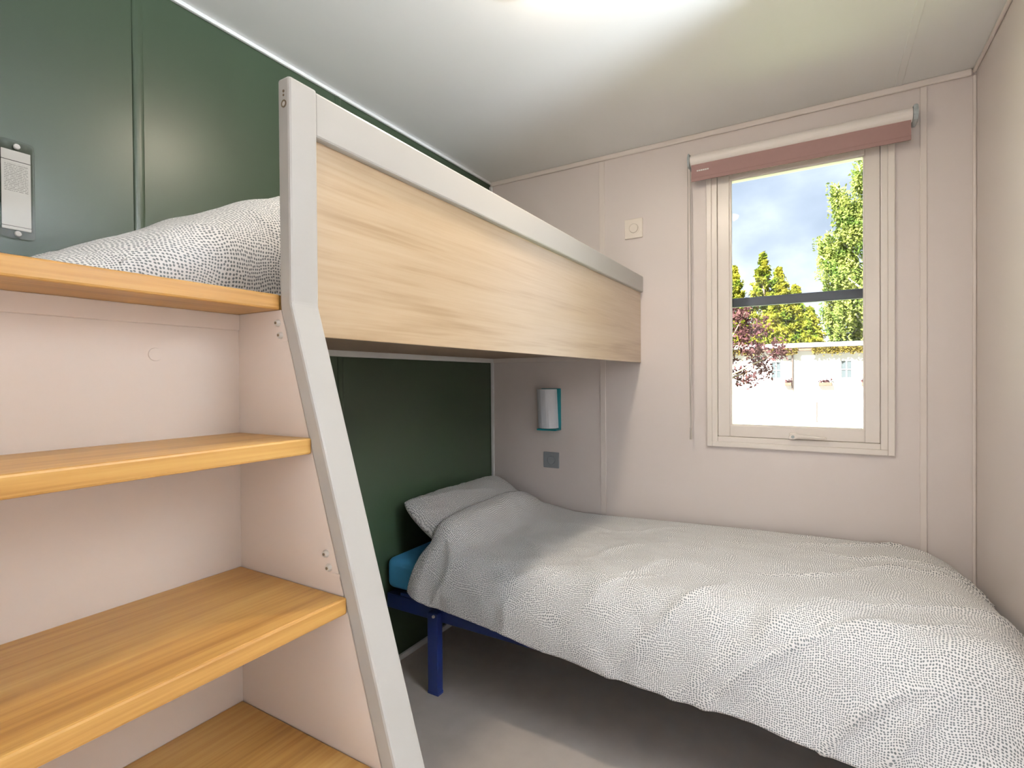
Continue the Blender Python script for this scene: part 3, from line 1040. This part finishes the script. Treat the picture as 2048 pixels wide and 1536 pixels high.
FY = 24.0
SC = (FY - CAM.y) / (18 - CAM.y)
def fx(x18):
    return CAM.x + (x18 - CAM.x) * SC
def fz(z18):
    return CAM.z + (z18 - CAM.z) * SC
hb = thing('park_home', 'long white park home with flat roof and small paned windows', 'building', (fx(0.7), FY, GZ))
WXS = ((fx(-0.02), fx(0.31)), (fx(2.045), fx(2.376)), (fx(-2.1), fx(-1.77)), (fx(4.1), fx(4.43)))
wz0, wz1 = fz(1.10), fz(1.70)
bw = B()
xl, xr = fx(-4), fx(6)
ops = sorted(WXS)
cur = xl
ztop = fz(2.06)
for a, c in ops:
    bw.box(cur, a, FY, FY + 0.12, GZ, ztop)
    bw.box(a, c, FY, FY + 0.12, GZ, wz0)
    bw.box(a, c, FY, FY + 0.12, wz1, ztop)
    cur = c
bw.box(cur, xr, FY, FY + 0.12, GZ, ztop)
bw.box(xl, xl + 0.12, FY + 0.12, FY + 3.6, GZ, ztop).box(xr - 0.12, xr, FY + 0.12, FY + 3.6, GZ, ztop).box(xl, xr, FY + 3.5, FY + 3.6, GZ, ztop)
bw.obj('wall', 'cladding', hb)
B().box(xl - 0.2, xr + 0.2, FY - 0.25, FY + 3.8, ztop + 0.12, ztop + 0.32, 0.02).obj('roof', 'cladding', hb)
B().box(xl - 0.15, xr + 0.15, FY - 0.20, FY, ztop - 0.02, ztop + 0.12, 0.01).obj('gutter', 'timber', hb)
for a, c in WXS:
    wf_ = B(); frame(wf_, a, c, wz0, wz1, 0.035, FY + 0.01, FY + 0.08, 0)
    wf_.box((a + c) / 2 - 0.02, (a + c) / 2 + 0.02, FY + 0.015, FY + 0.07, wz0, wz1)
    wf_.box(a, c, FY + 0.015, FY + 0.07, (wz0 + wz1) / 2 - 0.02, (wz0 + wz1) / 2 + 0.02)
    wo = wf_.obj('window', 'cladding', hb)
    for xa, xb in ((a + 0.035, (a + c) / 2 - 0.02), ((a + c) / 2 + 0.02, c - 0.035)):
        for za, zb_ in ((wz0 + 0.035, (wz0 + wz1) / 2 - 0.02), ((wz0 + wz1) / 2 + 0.02, wz1 - 0.035)):
            B().box(xa, xb, FY + 0.04, FY + 0.05, za, zb_).obj('pane', 'facade_glass', wo)
B().cyl((fx(0.65), FY - 0.06, GZ + 1.2), (fx(0.65), FY - 0.06, ztop), 0.035, n=10).obj('downpipe', 'pipe', hb)
for xa in (-0.93, -0.83):
    B().box(fx(xa), fx(xa) + 0.05, FY - 0.03, FY, fz(0.93), fz(1.42)).obj('shutter_post', 'timber', hb)
# moss hanging from the gutter
rng = np.random.RandomState(5)
def quads(name, centres, sizes, m, parent, rngs, flat=0.0, elong=1.6):
    n = len(centres)
    a = rngs.randn(n, 3); a[:, 2] *= (1 - flat)
    a /= np.linalg.norm(a, axis=1, keepdims=True)
    bvec = rngs.randn(n, 3)
    c = np.cross(a, bvec); c /= np.linalg.norm(c, axis=1, keepdims=True)
    A = a * sizes[:, None] * elong * 0.5; Cc = c * sizes[:, None] * 0.5
    P = np.stack([centres - A, centres + Cc * 0.8, centres + A, centres - Cc * 0.8], 1).reshape(-1, 3)
    q = np.arange(4 * n).reshape(n, 4)
    me = bpy.data.meshes.new('m')
    me.from_pydata(P.tolist(), [], q.tolist())
    return finish(name, me, m, parent)
n = 1500
mxs = np.concatenate([rng.uniform(fx(1.25), fx(2.9), n), rng.uniform(fx(0.0), fx(0.8), n // 2), rng.uniform(fx(-1.6), fx(-0.3), n // 3)])
mc = np.stack([mxs, FY - 0.23 + rng.uniform(-0.05, 0.05, len(mxs)), ztop + 0.08 - np.abs(rng.randn(len(mxs))) * 0.11], 1)
mo = quads('hanging_moss', mc, rng.uniform(0.05, 0.11, len(mxs)), 'moss', hb, rng)
mo['kind'] = 'stuff'

# timber flower boxes fixed to the front of the park home
for xa, xb in ((1.42, 1.80), (0.42, 0.62), (2.62, 2.85)):
    bo_ = B().box(fx(xa), fx(xb), FY - 0.20, FY, fz(0.86), fz(0.97), 0.01).obj('flower_box', 'timber', hb)
    nf = 60
    fc = np.stack([rng.uniform(fx(xa), fx(xb), nf), FY - 0.1 + rng.normal(0, 0.05, nf), fz(0.99) + np.abs(rng.normal(0, 0.06, nf))], 1)
    fo = quads('flowers', fc, rng.uniform(0.05, 0.09, nf), 'leaf_plum', bo_, rng)
    fo['kind'] = 'stuff'

pl = thing('bollard', 'thin grey post standing on the pale gravel before the park home', 'post', (fx(1.30), 21.0, GZ))
B().cyl((1.35, 21.0, GZ), (1.35, 21.0, GZ + 0.75), 0.022, n=10).obj('post', 'pipe', pl)
B().cyl((1.35, 21.0, GZ + 0.75), (1.35, 21.0, GZ + 0.79), 0.03, 0.02, n=10).obj('cap', 'pipe', pl)
pl.location = (1.35, 21.0, GZ)
for c_ in pl.children:
    c_.data.transform(Matrix.Translation((fx(1.30) - 1.35, 0, 0)))

# ---- trees
def tree(name, label, base, trunk_top, r0, m_bark, limbs):
    t = thing(name, label, 'tree', base)
    b = B().cyl(base, trunk_top, r0, r0 * 0.4, 10)
    b.obj('trunk', m_bark, t)
    for p, q, r in limbs:
        B().cyl(p, q, r, r * 0.35, 6).obj('limb', m_bark, t)
    return t

# weeping birch behind the park home
rng = np.random.RandomState(11)
bx, by = 3.75, 31.0
limbs = []
cl_ = []
tips = [(2.05, 11.4), (2.25, 10.3), (1.75, 9.2), (1.30, 8.8), (1.45, 7.6), (1.6, 6.4), (1.65, 5.2), (1.9, 4.4), (2.0, 8.2), (2.2, 6.9), (2.3, 5.6), (2.5, 9.2),
        (2.8, 10.6), (3.2, 12.4), (3.6, 13.3), (2.7, 7.9), (2.8, 6.4), (2.9, 5.0), (3.2, 9.4), (3.3, 7.2), (3.4, 10.9), (3.5, 5.8), (3.1, 4.2), (3.8, 8.4), (4.0, 11.5), (4.6, 9.6), (4.8, 12.3), (5.4, 10.5), (5.6, 8.0), (5.4, 5.8), (4.4, 6.6)]
for tx, tz in tips:
    ty = by + rng.uniform(-1.2, 1.2)
    s0 = max(1.8, tz - 2.2)
    limbs.append(((bx, by, s0), (tx, ty, tz), 0.055))
    for k in range(62):
        f = rng.uniform(0.45, 1.0) ** 0.7
        px = bx + (tx - bx) * f + rng.normal(0, 0.16)
        py = by + (ty - by) * f + rng.normal(0, 0.3)
        pz = s0 + (tz - s0) * f + rng.normal(0, 0.1)
        ln = rng.uniform(0.4, 1.5)
        m_ = int(ln * 17)
        sw = rng.normal(0, 0.06)
        zz = np.linspace(0, ln, m_)
        cl_.append(np.stack([px + sw * zz + rng.normal(0, 0.05, m_), py + rng.normal(0, 0.05, m_), pz - zz + rng.normal(0, 0.03, m_)], 1))
bt = tree('birch_tree', 'tall weeping birch with hanging yellow green leaves behind the park home', (bx, by, GZ), (bx + 0.1, by, 12.6), 0.16, 'birchbark', limbs)
cen = np.concatenate(cl_)
o = quads('foliage', cen, rng.uniform(0.09, 0.16, len(cen)), 'leaf_birch', bt, rng, 0.0, 1.5)
o['kind'] = 'stuff'

# broad golden conifer with several leaders
rg = np.random.RandomState(7)
LEAD = ((-4.1, 30.4, 7.0, 2.1), (-2.80, 30.0, 7.6, 1.9), (-1.32, 30.2, 8.2, 1.9), (-0.50, 29.8, 7.2, 1.8), (0.30, 30.0, 6.2, 1.7), (1.0, 29.8, 4.9, 1.3))
ct_ = tree('conifer_tree', 'broad golden green conifer with several pointed tips behind the park home', (-1.3, 30.2, GZ), (-1.32, 30.2, 7.4), 0.2, 'bark', [((-1.3, 30.2, 0.6), (lx, ly, lt_ - 1.0), 0.09) for lx, ly, lt_, lr in LEAD])
out_ = []
for lx, ly, lt_, lr in LEAD:
    for k in range(330):
        f = rg.uniform(0, 1) ** 1.1
        z = 1.0 + f * (lt_ - 1.1)
        rr = lr * (1 - f) ** 0.95 * rg.uniform(0.5, 1.15) + 0.06
        an = rg.uniform(0, 2 * math.pi)
        m_ = 40
        s_ = rg.uniform(0.3, 1.0, m_)
        spread = rg.normal(0, 0.09, (m_, 3)) * (0.5 + 0.7 * (1 - f))
        out_.append(np.stack([lx + math.cos(an) * rr * s_, ly + math.sin(an) * rr * s_, z + 0.6 * rr * (s_ - 0.5)], 1) + spread)
cen = np.concatenate(out_)
o = quads('foliage', cen, rg.uniform(0.08, 0.15, len(cen)), 'leaf_conifer', ct_, rg, 0.0, 1.8)
o['kind'] = 'stuff'

# purple leaved plum in front
rng = np.random.RandomState(23)
px0, py0 = -1.1, 12.0
ends = [(-0.15, 2.8), (0.1, 2.5), (-0.3, 2.1), (0.25, 1.95), (0.55, 1.75), (0.2, 1.45), (-0.2, 1.25), (-0.5, 2.6), (-0.7, 1.6), (-1.2, 2.9), (-1.7, 2.4), (-1.6, 1.7), (-0.45, 1.9), (-0.9, 2.2)]
lm = []
cl_ = []
for ex, ez in ends:
    ey = py0 + rng.uniform(-0.6, 0.6)
    lm.append(((px0, py0, 0.9), (ex, ey, ez), 0.03))
    for k in range(5):
        cx_ = ex + rng.normal(0, 0.16); cz_ = ez + rng.normal(0, 0.13); cy_ = ey + rng.normal(0, 0.25)
        cl_.append(np.stack([rng.normal(cx_, 0.09, 42), rng.normal(cy_, 0.09, 42), rng.normal(cz_, 0.08, 42)], 1))
pt_ = tree('plum_tree', 'purple leaved plum tree in front of the park home', (px0, py0, GZ), (px0, py0, 1.4), 0.09, 'bark', lm)
cen = np.concatenate(cl_)
o = quads('foliage', cen, rng.uniform(0.05, 0.09, len(cen)), 'leaf_plum', pt_, rng, 0.0, 1.6)
o['kind'] = 'stuff'
